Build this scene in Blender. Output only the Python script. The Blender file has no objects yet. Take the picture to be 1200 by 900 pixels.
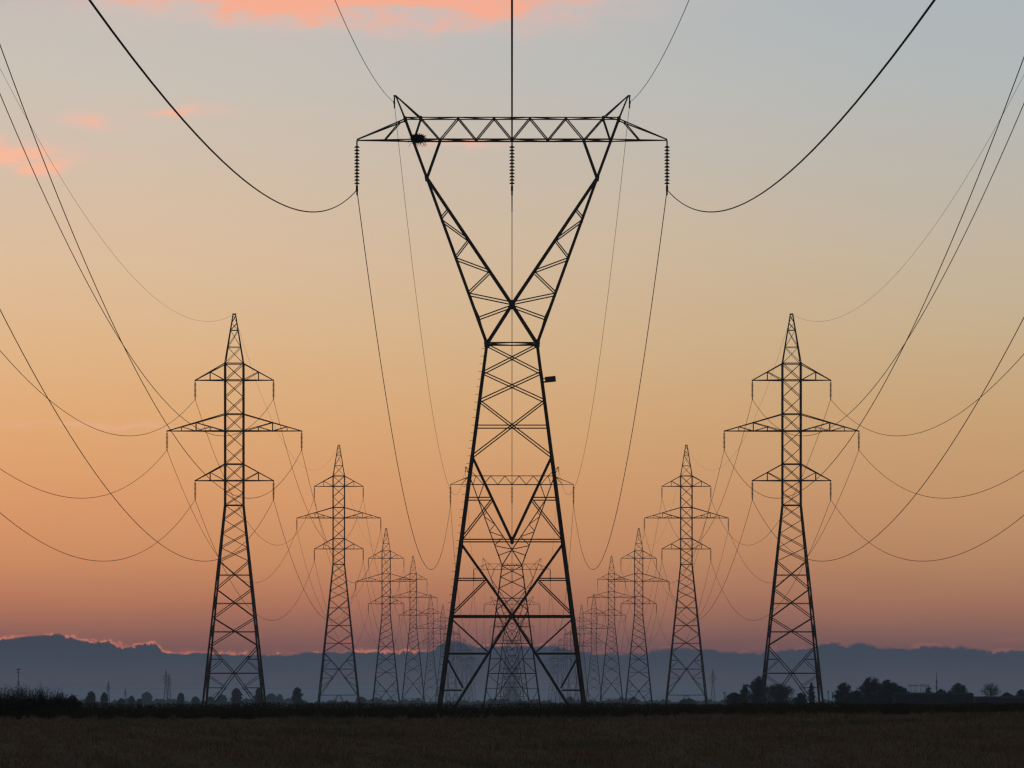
import bpy, math, random
import numpy as np
from mathutils import Vector
R = math.radians
rnd = random.Random(7)
S = bpy.context.scene
COL = S.collection
U = 0.045            # metres per photo pixel at the nearest pylon
F = 6000.0           # focal length in photo pixels (1200 wide)
CAMZ = 1.6
D1 = F*U             # distance of nearest pylon, 270 m
SPAN = 1.52          # span between pylons, in units of D1
HY = 826.0           # horizon row in the photo

# ------------------------------------------------------------------ camera
cam = bpy.data.objects.new('camera', bpy.data.cameras.new('camera')); COL.objects.link(cam)
cam.location = (0, 0, CAMZ); cam.rotation_euler = (R(90), 0, 0)
cam.data.sensor_width = 36; cam.data.lens = F/1200*36
cam.data.shift_y = (HY-450)/1200
cam.data.clip_start = 0.5; cam.data.clip_end = 20000
S.camera = cam
S.view_settings.view_transform = 'Standard'; S.view_settings.look = 'None'
S.view_settings.exposure = 0; S.view_settings.gamma = 1; S.view_settings.use_curve_mapping = False
S.render.engine = 'CYCLES'
S.cycles.use_denoising = True
S.cycles.volume_bounces = 1; S.cycles.max_bounces = 5
S.cycles.pixel_filter_type = 'BLACKMAN_HARRIS'; S.cycles.filter_width = 1.35
S.render.film_transparent = False

# ------------------------------------------------------------------ world
W = bpy.data.worlds.new('World'); S.world = W; W.use_nodes = True
nt = W.node_tree; nt.nodes.clear()
class NT:
    def __init__(s, nt): s.nt = nt
    def new(s, t, **k):
        n = s.nt.nodes.new(t)
        for a, b in k.items(): setattr(n, a, b)
        return n
    def put(s, sock, v):
        if hasattr(v, 'is_output'): s.nt.links.new(v, sock)
        else: sock.default_value = v
    def m(s, op, a, b=0.0, c=0.0, clamp=False):
        n = s.new('ShaderNodeMath', operation=op, use_clamp=clamp)
        s.put(n.inputs[0], a); s.put(n.inputs[1], b); s.put(n.inputs[2], c)
        return n.outputs[0]
    def vm(s, op, a, b=(0, 0, 0)):
        n = s.new('ShaderNodeVectorMath', operation=op)
        s.put(n.inputs[0], a); s.put(n.inputs[1], b)
        return n.outputs[0]
    def sstep(s, x, a, b, lo=0.0, hi=1.0):
        n = s.new('ShaderNodeMapRange', interpolation_type='SMOOTHSTEP')
        s.put(n.inputs[0], x); s.put(n.inputs[1], a); s.put(n.inputs[2], b); s.put(n.inputs[3], lo); s.put(n.inputs[4], hi)
        return n.outputs[0]
    def mix(s, f, a, b, mode='MIX'):
        n = s.new('ShaderNodeMix', data_type='RGBA', blend_type=mode)
        s.put(n.inputs[0], f); s.put(n.inputs[6], a); s.put(n.inputs[7], b)
        return n.outputs[2]
    def noise(s, vec, scale, detail=4, rough=.55):
        n = s.new('ShaderNodeTexNoise')
        s.put(n.inputs['Vector'], vec); n.inputs['Scale'].default_value = scale
        n.inputs['Detail'].default_value = detail; n.inputs['Roughness'].default_value = rough
        return n.outputs[0]
def lin(c, k=1.0):
    f = lambda v: (v/255/12.92 if v/255 <= .04045 else ((v/255+.055)/1.055)**2.4)
    return (f(c[0])*k, f(c[1])*k, f(c[2])*k, 1)
g = NT(nt)
tc = g.new('ShaderNodeTexCoord').outputs['Generated']
sp = g.new('ShaderNodeSeparateXYZ'); nt.links.new(tc, sp.inputs[0])
dx, dy, dz = sp.outputs
az = g.m('ARCTAN2', dx, dy)
el = g.m('ARCTAN2', dz, g.m('SQRT', g.m('ADD', g.m('MULTIPLY', dx, dx), g.m('MULTIPLY', dy, dy))))
X = g.m('MULTIPLY_ADD', az, F, 600)                # bearing and height of the sky, in 1/6000 rad
Y = g.m('MULTIPLY_ADD', el, -F, HY)
# soft wobble so that no sky colour lies in ruled bands
wob = g.m('SUBTRACT', g.noise(g.vm('MULTIPLY', tc, (1, 1, 3)), 9, 3), .5)
Yw = g.m('MULTIPLY_ADD', wob, 70, Y)
ramp = g.new('ShaderNodeValToRGB'); cr = ramp.color_ramp
SKY = [(-60, (172, 177, 182)), (0, (187, 185, 180)), (100, (194, 188, 178)), (200, (204, 187, 167)), (300, (214, 186, 154)),
       (400, (219, 181, 137)), (500, (223, 171, 118)), (580, (223, 160, 108)), (650, (216, 149, 101)), (700, (199, 129, 95)),
       (735, (176, 115, 96)), (760, (156, 102, 96)), (800, (130, 84, 90))]
lo, hi = -100.0, 860.0
while len(cr.elements) > 1: cr.elements.remove(cr.elements[-1])
for i, (y, c) in enumerate(SKY):
    e = cr.elements[0] if i == 0 else cr.elements.new((y-lo)/(hi-lo))
    e.position = (y-lo)/(hi-lo); e.color = lin(c)
g.put(ramp.inputs[0], g.m('DIVIDE', g.m('SUBTRACT', Yw, lo), hi-lo))
glow = ramp.outputs[0]
# cooler and dimmer away from where the sun went down
glow = g.mix(g.sstep(X, -100, 1300), g.mix(1.0, glow, (1.055, 1.005, .98, 1), 'MULTIPLY'), g.mix(1.0, glow, (.79, .895, 1.0, 1), 'MULTIPLY'))
# high sky: physical twilight
nish = g.new('ShaderNodeTexSky', sky_type='NISHITA', sun_disc=False)
nish.sun_elevation = R(1.0); nish.sun_rotation = R(-12); nish.dust_density = 1.5; nish.altitude = 100
high = g.mix(1.0, nish.outputs[0], (.050, .052, .060, 1), 'MULTIPLY')
back = g.sstep(dy, .97, -.2, 1.0, .27)
glow = g.mix(1.0, glow, g.new('ShaderNodeCombineColor').outputs[0], 'MIX') if False else glow
cb = g.new('ShaderNodeCombineColor')
for i in range(3): g.put(cb.inputs[i], back)
glow = g.mix(1.0, glow, cb.outputs[0], 'MULTIPLY')
sky = g.mix(g.sstep(el, .16, .65), glow, high)
# lit high clouds
wx = g.m('SUBTRACT', g.noise(g.vm('MULTIPLY', tc, (1, 1, 2.2)), 60, 3, .5), .5)
wy = g.m('SUBTRACT', g.noise(g.vm('ADD', g.vm('MULTIPLY', tc, (1, 1, 2)), (5, 3, 1)), 75, 3, .5), .5)
Xc = g.m('MULTIPLY_ADD', wx, 90, X); Yc = g.m('MULTIPLY_ADD', wy, 46, Y)
BL = [(300, -8, 150, 30, 1.15), (480, -6, 170, 38, 1.25), (170, -14, 110, 24, .7), (630, -10, 80, 22, .8), (610, 30, 26, 12, .22), (512, 34, 36, 10, .35), (210, 135, 32, 8.5, 1.0), (104, 150, 36, 9.5, .85),
      (6, 189, 66, 12, 1.6), (545, 177, 34, 6, .95), (128, 499, 110, 3.6, .5), (300, 12, 70, 20, .4)]
tot = None
for (bx, by, rx, ry, k) in BL:
    a = g.m('DIVIDE', g.m('SUBTRACT', Xc, bx), rx*1.15); b = g.m('DIVIDE', g.m('SUBTRACT', Yc, by), ry)
    r2 = g.m('ADD', g.m('MULTIPLY', a, a), g.m('MULTIPLY', b, b))
    e = g.m('MULTIPLY', g.m('EXPONENT', g.m('MULTIPLY', r2, -1.0)), k)
    tot = e if tot is None else g.m('ADD', tot, e)
tex = g.noise(g.vm('MULTIPLY', tc, (1, 1, 2.6)), 130, 5, .55)
strk = g.noise(g.vm('MULTIPLY', tc, (1, 1, 4.5)), 230, 6, .66)
cm = g.m('MULTIPLY', g.m('MULTIPLY', tot, g.sstep(tex, .26, .68, .32, 1.12)), g.sstep(strk, .30, .70, .72, 1.08), clamp=True)
ccol = g.mix(g.sstep(cm, .1, .85), lin((236, 182, 170)), g.mix(g.sstep(Y, 0, 220), lin((252, 164, 128)), lin((252, 180, 148))))
a = g.m('DIVIDE', g.m('SUBTRACT', Xc, 25), 75); b = g.m('DIVIDE', g.m('SUBTRACT', Yc, -6), 17)
mv = g.m('MULTIPLY', g.m('EXPONENT', g.m('MULTIPLY', g.m('ADD', g.m('MULTIPLY', a, a), g.m('MULTIPLY', b, b)), -1.0)), .6)
sky = g.mix(mv, sky, lin((172, 150, 164)))
sky = g.mix(g.m('MULTIPLY', cm, .78), sky, ccol)
# distant cloud bank on the horizon
PROF = [(-60, 750), (0, 749), (45, 746), (62, 745), (100, 751), (130, 752), (148, 758), (160, 757), (176, 754), (187, 758), (196, 766), (260, 767),
        (400, 765), (500, 764), (514, 756), (530, 752), (560, 757), (640, 757), (680, 764), (755, 766), (770, 761), (832, 761),
        (850, 765), (900, 763), (955, 759), (975, 754), (990, 756), (1008, 753), (1032, 760), (1070, 759), (1120, 758), (1150, 763), (1260, 762)]
fc = g.new('ShaderNodeFloatCurve'); cu = fc.mapping.curves[0]
fx = lambda x: (x+100)/1400; fy = lambda y: (y-735)/40
cu.points[0].location = (0, fy(751)); cu.points[1].location = (1, fy(762))
for (x, y) in PROF: cu.points.new(fx(x), fy(y))
for p in cu.points: p.handle_type = 'AUTO'
fc.mapping.update()
g.put(fc.inputs['Value'], g.m('DIVIDE', g.m('ADD', X, 100), 1400, clamp=True))
edge = g.m('MULTIPLY_ADD', fc.outputs[0], 40, 735)
en = g.m('SUBTRACT', g.noise(g.vm('MULTIPLY', tc, (1, 1, 1.5)), 330, 3, .6), .5)
edge = g.m('MULTIPLY_ADD', en, 9, edge)
bil = g.m('MULTIPLY', g.m('ABSOLUTE', g.m('SUBTRACT', g.noise(g.vm('ADD', tc, (3, 1, 2)), 480, 5, .62), .5)), g.sstep(g.noise(g.vm('ADD', tc, (1, 2, 7)), 75, 2), .35, .62, .15, 1.0))      # cauliflower edge
edge = g.m('MULTIPLY_ADD', bil, 24, g.m('SUBTRACT', edge, .8))
dd = g.m('SUBTRACT', Y, edge)                   # > 0 inside the bank
soft = g.sstep(X, 420, 760, 1.2, 2.2)
inside = g.sstep(g.m('DIVIDE', dd, soft), -1, 1)
rimn = g.sstep(g.noise(g.vm('MULTIPLY', tc, (1, 1, .8)), 190, 5, .7), .44, .60)
rims = g.sstep(X, 480, 720, 1.0, .4)
rimh = g.m('MULTIPLY_ADD', rimn, 5.2, .9)
rim = g.sstep(g.m('DIVIDE', g.m('MULTIPLY', dd, -1.0), rimh), 1.0, 0.0)
rim = g.m('MULTIPLY', g.m('MULTIPLY', rim, rims), g.m('MULTIPLY_ADD', rimn, .85, .15))
sky = g.mix(g.m('MULTIPLY', rim, back), sky, g.mix(g.sstep(X, 450, 800), lin((255, 146, 112)), lin((214, 130, 122))))
# thin loose streaks a little above the bank
st = g.sstep(g.noise(g.vm('MULTIPLY', tc, (1, 1, 5)), 110, 4, .6), .58, .72)
st = g.m('MULTIPLY', st, g.m('MULTIPLY', g.sstep(Y, 732, 752), g.sstep(X, 200, 900, .6, .25)))
sky = g.mix(g.m('MULTIPLY', st, back), sky, lin((214, 112, 102)))
bk = g.new('ShaderNodeValToRGB'); br = bk.color_ramp
BANK = [(745, (68, 71, 87)), (775, (71, 79, 95)), (795, (84, 84, 98)), (812, (82, 92, 106)), (830, (76, 88, 104))]
while len(br.elements) > 1: br.elements.remove(br.elements[-1])
for i, (y, c) in enumerate(BANK):
    e = br.elements[0] if i == 0 else br.elements.new((y-740)/100)
    e.position = (y-740)/100; e.color = lin(c)
bw = g.m('SUBTRACT', g.noise(g.vm('MULTIPLY', tc, (1, 1, 5)), 45, 4), .5)
g.put(bk.inputs[0], g.m('DIVIDE', g.m('SUBTRACT', g.m('MULTIPLY_ADD', bw, 34, Y), 740), 100))
bcol = g.mix(1.0, bk.outputs[0], cb.outputs[0], 'MULTIPLY')
sky = g.mix(inside, sky, bcol)
# the sky low down is seen through the kilometres of haze box: SKYGAIN rows set how much brighter it stands behind the air
SKYGAIN = 1.14
bg = g.new('ShaderNodeBackground'); g.put(bg.inputs[0], sky); bg.inputs[1].default_value = SKYGAIN
out = g.new('ShaderNodeOutputWorld'); nt.links.new(bg.outputs[0], out.inputs[0])
W.cycles.sampling_method = 'MANUAL'; W.cycles.sample_map_resolution = 1024

sun = bpy.data.objects.new('sun', bpy.data.lights.new('sun', 'SUN')); COL.objects.link(sun)
sun.data.energy = 0.03; sun.data.angle = R(3); sun.data.color = (1, .62, .42)
sun.rotation_euler = (R(-89), 0, R(12))

# ------------------------------------------------------------------ helpers
def mat(name, build):
    m = bpy.data.materials.new(name); m.use_nodes = True
    k = NT(m.node_tree); b = m.node_tree.nodes['Principled BSDF']
    build(k, b); return m
def varied(c1, c2, scale, rough=.8, metal=0.0, detail=4, spec=.3, bump=0):
    def f(k, b):
        t = k.new('ShaderNodeTexCoord').outputs['Object']
        n = k.sstep(k.noise(t, scale, detail, .6), .3, .7)
        k.put(b.inputs['Base Color'], k.mix(n, (*c1, 1), (*c2, 1)))
        b.inputs['Roughness'].default_value = rough; b.inputs['Metallic'].default_value = metal
        b.inputs['Specular IOR Level'].default_value = spec
        if bump:
            bp = k.new('ShaderNodeBump'); k.put(bp.inputs['Height'], n); bp.inputs['Distance'].default_value = bump
            k.put(b.inputs['Normal'], bp.outputs[0])
    return f
M = {}
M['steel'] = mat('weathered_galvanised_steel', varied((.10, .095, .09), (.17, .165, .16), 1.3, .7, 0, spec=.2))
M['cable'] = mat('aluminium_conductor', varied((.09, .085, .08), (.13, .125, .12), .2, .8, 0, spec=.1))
M['glass'] = mat('insulator_glaze', varied((.07, .045, .035), (.11, .07, .055), 3, .35, 0))
M['twig'] = mat('dry_twigs', varied((.05, .038, .025), (.11, .085, .06), 5, .9))
M['feather'] = mat('black_feathers', varied((.02, .02, .022), (.04, .04, .045), 8, .6))
M['leaf'] = mat('foliage', varied((.045, .05, .026), (.085, .085, .045), .35, .85, spec=.15))
M['leaf_far'] = mat('foliage_far', varied((.04, .055, .028), (.08, .09, .05), .2, .9, spec=.1))
M['bark'] = mat('bark', varied((.06, .048, .036), (.11, .09, .07), 4, .9))
M['weed'] = mat('weeds', varied((.055, .055, .028), (.12, .09, .055), .6, .9, spec=.1))
def grassmat(k, b):
    t = k.new('ShaderNodeTexCoord').outputs['Object']
    n1 = k.sstep(k.noise(t, .09, 4, .6), .35, .65); n2 = k.sstep(k.noise(t, 6, 3, .7), .38, .62); n3 = k.sstep(k.noise(t, 2.3, 2), .62, .74)
    c = k.mix(n1, (.45, .35, .23, 1), (.48, .33, .21, 1))
    c = k.mix(n2, k.mix(.72, c, (.09, .085, .045, 1)), c)
    c = k.mix(n3, c, (.55, .47, .33, 1))
    c = k.mix(k.sstep(k.noise(k.vm('MULTIPLY', t, (1, .35, 1)), .45, 3, .6), .5, .68), c, k.mix(.6, c, (.34, .14, .09, 1)))
    c = k.mix(k.sstep(k.noise(k.vm('MULTIPLY', t, (1, .3, 1)), .22, 4, .6), .50, .60), c, k.mix(.6, c, (.13, .15, .06, 1)))
    k.put(b.inputs['Base Color'], c); b.inputs['Roughness'].default_value = .9; b.inputs['Specular IOR Level'].default_value = .1
M['grass'] = mat('dry_stubble', grassmat)
def soilmat(k, b):
    t = k.new('ShaderNodeTexCoord').outputs['Object']
    n1 = k.sstep(k.noise(t, .05, 4, .6), .35, .65); n2 = k.noise(t, 3, 5, .65)
    c = k.mix(n1, (.20, .15, .10, 1), (.17, .14, .09, 1))
    c = k.mix(k.sstep(n2, .3, .75), k.mix(.6, c, (.06, .045, .032, 1)), c)
    k.put(b.inputs['Base Color'], c); b.inputs['Roughness'].default_value = .95; b.inputs['Specular IOR Level'].default_value = .05
M['soil'] = mat('field_soil', soilmat)
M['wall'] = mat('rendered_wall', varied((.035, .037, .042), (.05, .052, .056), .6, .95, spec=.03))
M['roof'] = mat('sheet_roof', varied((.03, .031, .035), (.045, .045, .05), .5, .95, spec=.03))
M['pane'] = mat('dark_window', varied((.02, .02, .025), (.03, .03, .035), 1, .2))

def props(o, label=None, cat=None, group=None, kind=None):
    if label: o['label'] = label
    if cat: o['category'] = cat
    if group: o['group'] = group
    if kind: o['kind'] = kind
    return o
def empty(name, loc, label, cat, group=None):
    o = bpy.data.objects.new(name, None); COL.objects.link(o); o.location = loc
    o.empty_display_size = 1
    return props(o, label, cat, group)
class MB:
    """collects shapes; build() links them as one mesh object"""
    def __init__(s): s.v = []; s.f = []
    def bar(s, p, q, w, w2=None, L=False):
        p = Vector(p); q = Vector(q); d = q-p
        if d.length < 1e-6: return
        d.normalize()
        ref = Vector((0, 1, 0)) if abs(d.y) < .9 else Vector((1, 0, 0))
        a = d.cross(ref).normalized(); b = d.cross(a).normalized()
        w2 = w if w2 is None else w2
        def box(o, wa, wb):
            i = len(s.v)
            for e in (p, q):
                for (sa, sb) in ((-1, -1), (1, -1), (1, 1), (-1, 1)):
                    s.v.append(tuple(e+o+a*sa*wa/2+b*sb*wb/2))
            s.f += [(i, i+1, i+2, i+3), (i+7, i+6, i+5, i+4)]
            for k in range(4):
                k2 = (k+1) % 4
                s.f.append((i+k, i+4+k, i+4+k2, i+k2))
        if L:   # angle iron: two flanges
            t = w*.14
            box(b*(w2/2-t/2), w, t); box(a*(w/2-t/2)-b*(t/2), t, w2-t)
        else: box(Vector((0, 0, 0)), w, w2)
    def box(s, c, size, rz=0, ry=0):
        cx, cy, cz = c; sx, sy, sz = size; i = len(s.v)
        for z in (-1, 1):
            for (x, y) in ((-1, -1), (1, -1), (1, 1), (-1, 1)):
                px, py, pz = x*sx/2, y*sy/2, z*sz/2
                px, pz = px*math.cos(ry)+pz*math.sin(ry), -px*math.sin(ry)+pz*math.cos(ry)
                px, py = px*math.cos(rz)-py*math.sin(rz), px*math.sin(rz)+py*math.cos(rz)
                s.v.append((cx+px, cy+py, cz+pz))
        s.f += [(i+3, i+2, i+1, i), (i+4, i+5, i+6, i+7)]
        for k in range(4):
            k2 = (k+1) % 4; s.f.append((i+k, i+k2, i+4+k2, i+4+k))
    def lathe(s, c, prof, n=10):
        cx, cy, cz = c; i = len(s.v)
        for (r, z) in prof:
            for k in range(n):
                a = 2*math.pi*k/n; s.v.append((cx+r*math.cos(a), cy+r*math.sin(a), cz+z))
        for j in range(len(prof)-1):
            for k in range(n):
                k2 = (k+1) % n; s.f.append((i+j*n+k, i+j*n+k2, i+(j+1)*n+k2, i+(j+1)*n+k))
    def tube(s, pts, r, n=6):
        pts = [Vector(p) for p in pts]; i = len(s.v); N = len(pts)
        rr = r if hasattr(r, '__len__') else [r]*N
        for j, p in enumerate(pts):
            d = (pts[min(j+1, N-1)]-pts[max(j-1, 0)]).normalized()
            ref = Vector((1, 0, 0)) if abs(d.x) < .8 else Vector((0, 0, 1))
            a = d.cross(ref).normalized(); b = d.cross(a).normalized()
            for k in range(n):
                t = 2*math.pi*k/n; s.v.append(tuple(p+(a*math.cos(t)+b*math.sin(t))*rr[j]))
        for j in range(N-1):
            for k in range(n):
                k2 = (k+1) % n; s.f.append((i+j*n+k, i+j*n+k2, i+(j+1)*n+k2, i+(j+1)*n+k))
        s.f += [tuple(i+k for k in range(n))[::-1], tuple(i+(N-1)*n+k for k in range(n))]
    def build(s, name, m, parent=None, org=(0, 0, 0), smooth=False):
        me = bpy.data.meshes.new(name)
        ox, oy, oz = org
        me.from_pydata([(x-ox, y-oy, z-oz) for (x, y, z) in s.v], [], s.f)
        me.materials.append(m)
        if smooth: me.polygons.foreach_set('use_smooth', [True]*len(me.polygons))
        o = bpy.data.objects.new(name, me); COL.objects.link(o)
        if parent is not None: o.parent = parent
        else: o.location = org
        return o
def tri_mesh(name, V, faces_n, m, kind=None):
    """V: (N*faces_n,3) array, each faces_n verts one face"""
    n = len(V)//faces_n; me = bpy.data.meshes.new(name)
    me.vertices.add(len(V)); me.vertices.foreach_set('co', V.astype(np.float32).ravel())
    me.loops.add(len(V)); me.loops.foreach_set('vertex_index', np.arange(len(V), dtype=np.int32))
    me.polygons.add(n); me.polygons.foreach_set('loop_start', np.arange(0, len(V), faces_n, dtype=np.int32))
    me.update(calc_edges=True); me.validate()
    me.materials.append(m)
    o = bpy.data.objects.new(name, me); COL.objects.link(o)
    if kind: o['kind'] = kind
    return o

# ------------------------------------------------------------------ ground
def strip_y(x):      # near edge of the rough grass bank, metres from the camera
    return 222 + 15*math.tanh((x-7)/7) + 1.2*math.sin(x*.31) + .7*math.sin(x*.83+1)
def gz(x, y):        # the field climbs gently to the bank, then falls away to the plain
    e = strip_y(x)+22
    if y < 0: return 0.0
    if y < e: z = .00485*y
    else: z = .00485*e*max(0, 1-(y-e)/18)**1.5
    if 60 < y < e: z += .012*math.sin(x*.37+y*.05)
    return z
ys = sorted(set([-500, -100, 0, 40]+list(np.arange(60, 262, 1.0))+[265, 270, 300, 400, 700, 1200, 2000, 3200, 5100]))
xs = sorted(set([-1400, -500, -150, -80]+list(np.arange(-50, 51, 1.5))+[80, 150, 500, 1400]))
mb = MB()
for y in ys:
    for x in xs: mb.v.append((x, y, gz(x, y)))
nx = len(xs)
for j in range(len(ys)-1):
    for i in range(nx-1): mb.f.append((j*nx+i, j*nx+i+1, (j+1)*nx+i+1, (j+1)*nx+i))
gr = mb.build('ground', M['soil'], smooth=True); gr['kind'] = 'structure'

# ------------------------------------------------------------------ haze: the evening air over the plain
hz = MB(); hz.box((0, 2320, 30.5), (3000, 5800, 63))
def hazemat():
    m = bpy.data.materials.new('evening_haze'); m.use_nodes = True; n = m.node_tree; n.nodes.clear()
    v = n.nodes.new('ShaderNodeVolumePrincipled'); o = n.nodes.new('ShaderNodeOutputMaterial')
    v.inputs['Color'].default_value = (.56, .76, 1.0, 1); v.inputs['Density'].default_value = HAZE
    v.inputs['Anisotropy'].default_value = .15
    n.links.new(v.outputs[0], o.inputs['Volume']); m.cycles.homogeneous_volume = True
    return m
HAZE = .00016
ho = hz.build('haze', hazemat()); ho['kind'] = 'stuff'; ho['label'] = 'thin bluish evening haze lying over the whole plain'

# ------------------------------------------------------------------ insulator strings
def insulator(parent, x, y, z0, length, simple=False, discs=12, big=1.0):
    """hangs from z0 (local to parent); its foot is where the wire runs"""
    m = MB()
    top = .24*length/2.57; bot = length-.24*length/2.57
    m.tube([(x, y, z0+.02), (x, y, z0-length)], .045*big, 6)
    step = (bot-top)/discs; r = .15*big
    for k in range(discs):
        zc = z0-top-step*(k+.5)
        m.lathe((x, y, zc), [(.03, .055), (.06*big, .05), (r*.75, .02), (r, -.02), (r*.9, -.035), (.04, -.01)], 8 if simple else 12)
    o = m.build('insulator_string', M['glass'], parent, smooth=False)
    c = MB()
    c.bar((x, y-.16, z0-length-.02), (x, y+.16, z0-length-.02), .10, .12)
    c.bar((x-.035, y, z0-length+.20), (x-.035, y, z0-length-.05), .05); c.bar((x+.035, y, z0-length+.20), (x+.035, y, z0-length-.05), .05)
    if not simple: c.bar((x, y+.25, z0-length-.03), (x, y+.27, z0-length-.28), .09)
    c.build('clamp', M['steel'], o)
    return o

# ------------------------------------------------------------------ middle row: single-circuit pylons with a forked head
def hw(y):  return (29.4+.13*(y-403))*U          # half width of the trunk at photo row y
def zz(y):  return (HY-y)*U+CAMZ                 # height above the plain
def middle_pylon(n, shift, label, detail):
    d = 1+SPAN*n
    root = empty('forked_pylon', (0, d*D1, 0), label, 'pylon', 'forked lattice pylons of the middle row')
    dz_ = shift*U; kd = .78
    L = detail
    Z = lambda y: zz(y)+dz_
    def P(f, a, y):      # face f 0 front 1 right 2 back 3 left; a in -1..1 across
        w = hw(y); q = w*kd; z = Z(y)
        return [(a*w, -q, z), (w, a*q, z), (-a*w, q, z), (-w, -a*q, z)][f]
    yb = HY+(CAMZ+dz_)/U+4                       # foot row
    for sx in (-1, 1):
        for sy in (-1, 1):
            m = MB()
            for (y0, y1, w) in ((403, 437, .135), (437, 535, .15), (535, 633.5, .165), (633.5, 723, .175), (723, yb, .185)):
                m.bar((sx*hw(y0), sy*hw(y0)*kd, Z(y0)), (sx*hw(y1), sy*hw(y1)*kd, Z(y1)), w, L=L)
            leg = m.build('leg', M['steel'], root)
            if detail:
                c = MB(); c.box((sx*hw(yb-6), sy*hw(yb-6)*kd, gz(0, d*D1)+.12), (.8, .8, .5)); c.build('footing', M['wall'], leg)
    m = MB()
    def br(f, a0, y0, a1, y1, w): m.bar(P(f, a0, y0), P(f, a1, y1), w, L=L)
    for f in range(4):
        t = .06
        br(f, -1, 403, 1, 403, .065)
        for (y0, y1) in ((404.5, 437), (437, 470), (470, 535)):
            br(f, -1, y0, 1, y1, t); br(f, 1, y0, -1, y1, t)
        br(f, -1, 500, 1, 500, t)
        br(f, -1, 633.5, 1, 633.5, .065)
        br(f, -1, 535, 0, 634, .095); br(f, 1, 535, 0, 634, .095)
        yc = 721.5
        xe = 102/ (hw(yb)/U)
        for s in (-1, 1):
            wv = (hw(535)/U)*(1-(584.5-535)/99)/(hw(584.5)/U)
            br(f, s, 584.5, s*wv, 584.5, t); br(f, s*wv, 586, s, 632, t)
            br(f, s, 637, 0, yc, .09); br(f, 0, yc, s*.985, yb-4, .09)
            br(f, s, 679, s*31/(hw(679)/U), 679, t); br(f, s*31/(hw(681)/U), 681, s, 720, t)
            br(f, s, 766, s*29.5/(hw(766)/U), 766, t); br(f, s, 725, s*28.5/(hw(764)/U), 764, t)
            br(f, s, 809, s*59/(hw(809)/U), 809, t); br(f, s, 770, s*57.5/(hw(806)/U), 806, t)
        br(f, -1, 722.5, 1, 722.5, .085)
    # plan bracing
    for y in (403, 722.5):
        a = [P(f, 0, y) for f in range(4)]
        for k in range(4): m.bar(a[k], a[(k+1) % 4], .05)
    m.build('body_bracing', M['steel'], root)
    # the two arms of the fork
    hd = lambda y: (12+(23-12)*max(0, min(1, (y-164.5)/(403-164.5))))*U
    for sx in (-1, 1):
        m = MB()
        def Q(x, y, sy): return (sx*x*U, sy*hd(y), Z(y))
        inner = [(0, 357), (26.7, 318), (50.7, 281.7), (75, 245), (100, 208)]
        outer = [(29.4, 403), (38.3, 373), (50.5, 344), (65.7, 302.7), (83.3, 255), (100, 208)]
        for sy in (-1, 1):
            m.bar(Q(29.4, 403, sy), Q(100, 208, sy), .125, L=L)
            m.bar(Q(100, 208, sy), Q(125, 140, sy), .125, L=L)
            m.bar(Q(-29.4, 403, sy), Q(0, 357, sy), .11, L=L)
            m.bar(Q(0, 357, sy), Q(100, 208, sy), .11, L=L)
            m.bar(Q(100, 210, sy), Q(84, 165, sy), .095, L=L)
            for (a, b) in (((83.3, 256), (75, 246)), ((83.3, 258), (50.7, 281.7)), ((50.7, 281.7), (65.7, 301)), ((65.7, 303.5), (26.7, 318)),
                           ((26.7, 320), (50.5, 343)), ((50.5, 345), (0, 355.5)), ((0, 359), (38.3, 373))):
                m.bar(Q(*a, sy), Q(*b, sy), .06)
        for a in inner[1:]+outer[1:-1]:
            m.bar(Q(*a, -1), Q(*a, 1), .05)
        for ch in (inner[1:], outer):
            for k in range(len(ch)-1): m.bar(Q(*ch[k], -1 if k % 2 else 1), Q(*ch[k+1], 1 if k % 2 else -1), .05)
        arm = m.build('fork_arm', M['steel'], root)
    # crossbeam
    m = MB(); q = 12*U; tip = 181.7
    for sy in (-1, 1):
        B = lambda x, y: (x*U, sy*q*max(0.02, min(1, (tip-abs(x))/(tip-118))), Z(y))
        m.bar(B(-118, 164.5), B(118, 164.5), .085, L=L)
        m.bar(B(-125, 138.8), B(125, 138.8), .06, L=L)
        for s in (-1, 1):
            m.bar(B(s*118, 164.5), B(s*tip, 164.5), .06, L=L); m.bar(B(s*124, 140), B(s*tip, 163.5), .065, L=L)
            m.bar(B(s*131, 143), B(s*149, 164), .055)
            m.bar(B(s*127, 141), B(s*136, 164), .045) if False else None
        bt = [-115, -84.3, -42, 0, 42, 84.3, 115]; tp = [-106.7, -63, -21, 21, 63, 106.7]
        for k in range(6):
            m.bar(B(bt[k], 164.5), B(tp[k], 139), .06); m.bar(B(tp[k], 139), B(bt[k+1], 164.5), .06)
    for y, xs_ in ((164.5, [-150, -115, -84, -42, 0, 42, 84, 115, 150]), (138.8, [-125, -107, -63, -21, 21, 63, 107, 125])):
        for k in range(len(xs_)):
            w = q*max(.02, min(1, (tip-abs(xs_[k]))/(tip-118)))
            m.bar((xs_[k]*U, -w, Z(y)), (xs_[k]*U, w, Z(y)), .05)
            if k:
                w0 = q*max(.02, min(1, (tip-abs(xs_[k-1]))/(tip-118))); s_ = 1 if k % 2 else -1
                m.bar((xs_[k-1]*U, -w0*s_, Z(y)), (xs_[k]*U, w*s_, Z(y)), .05)
    m.build('crossbeam', M['steel'], root)
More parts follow.
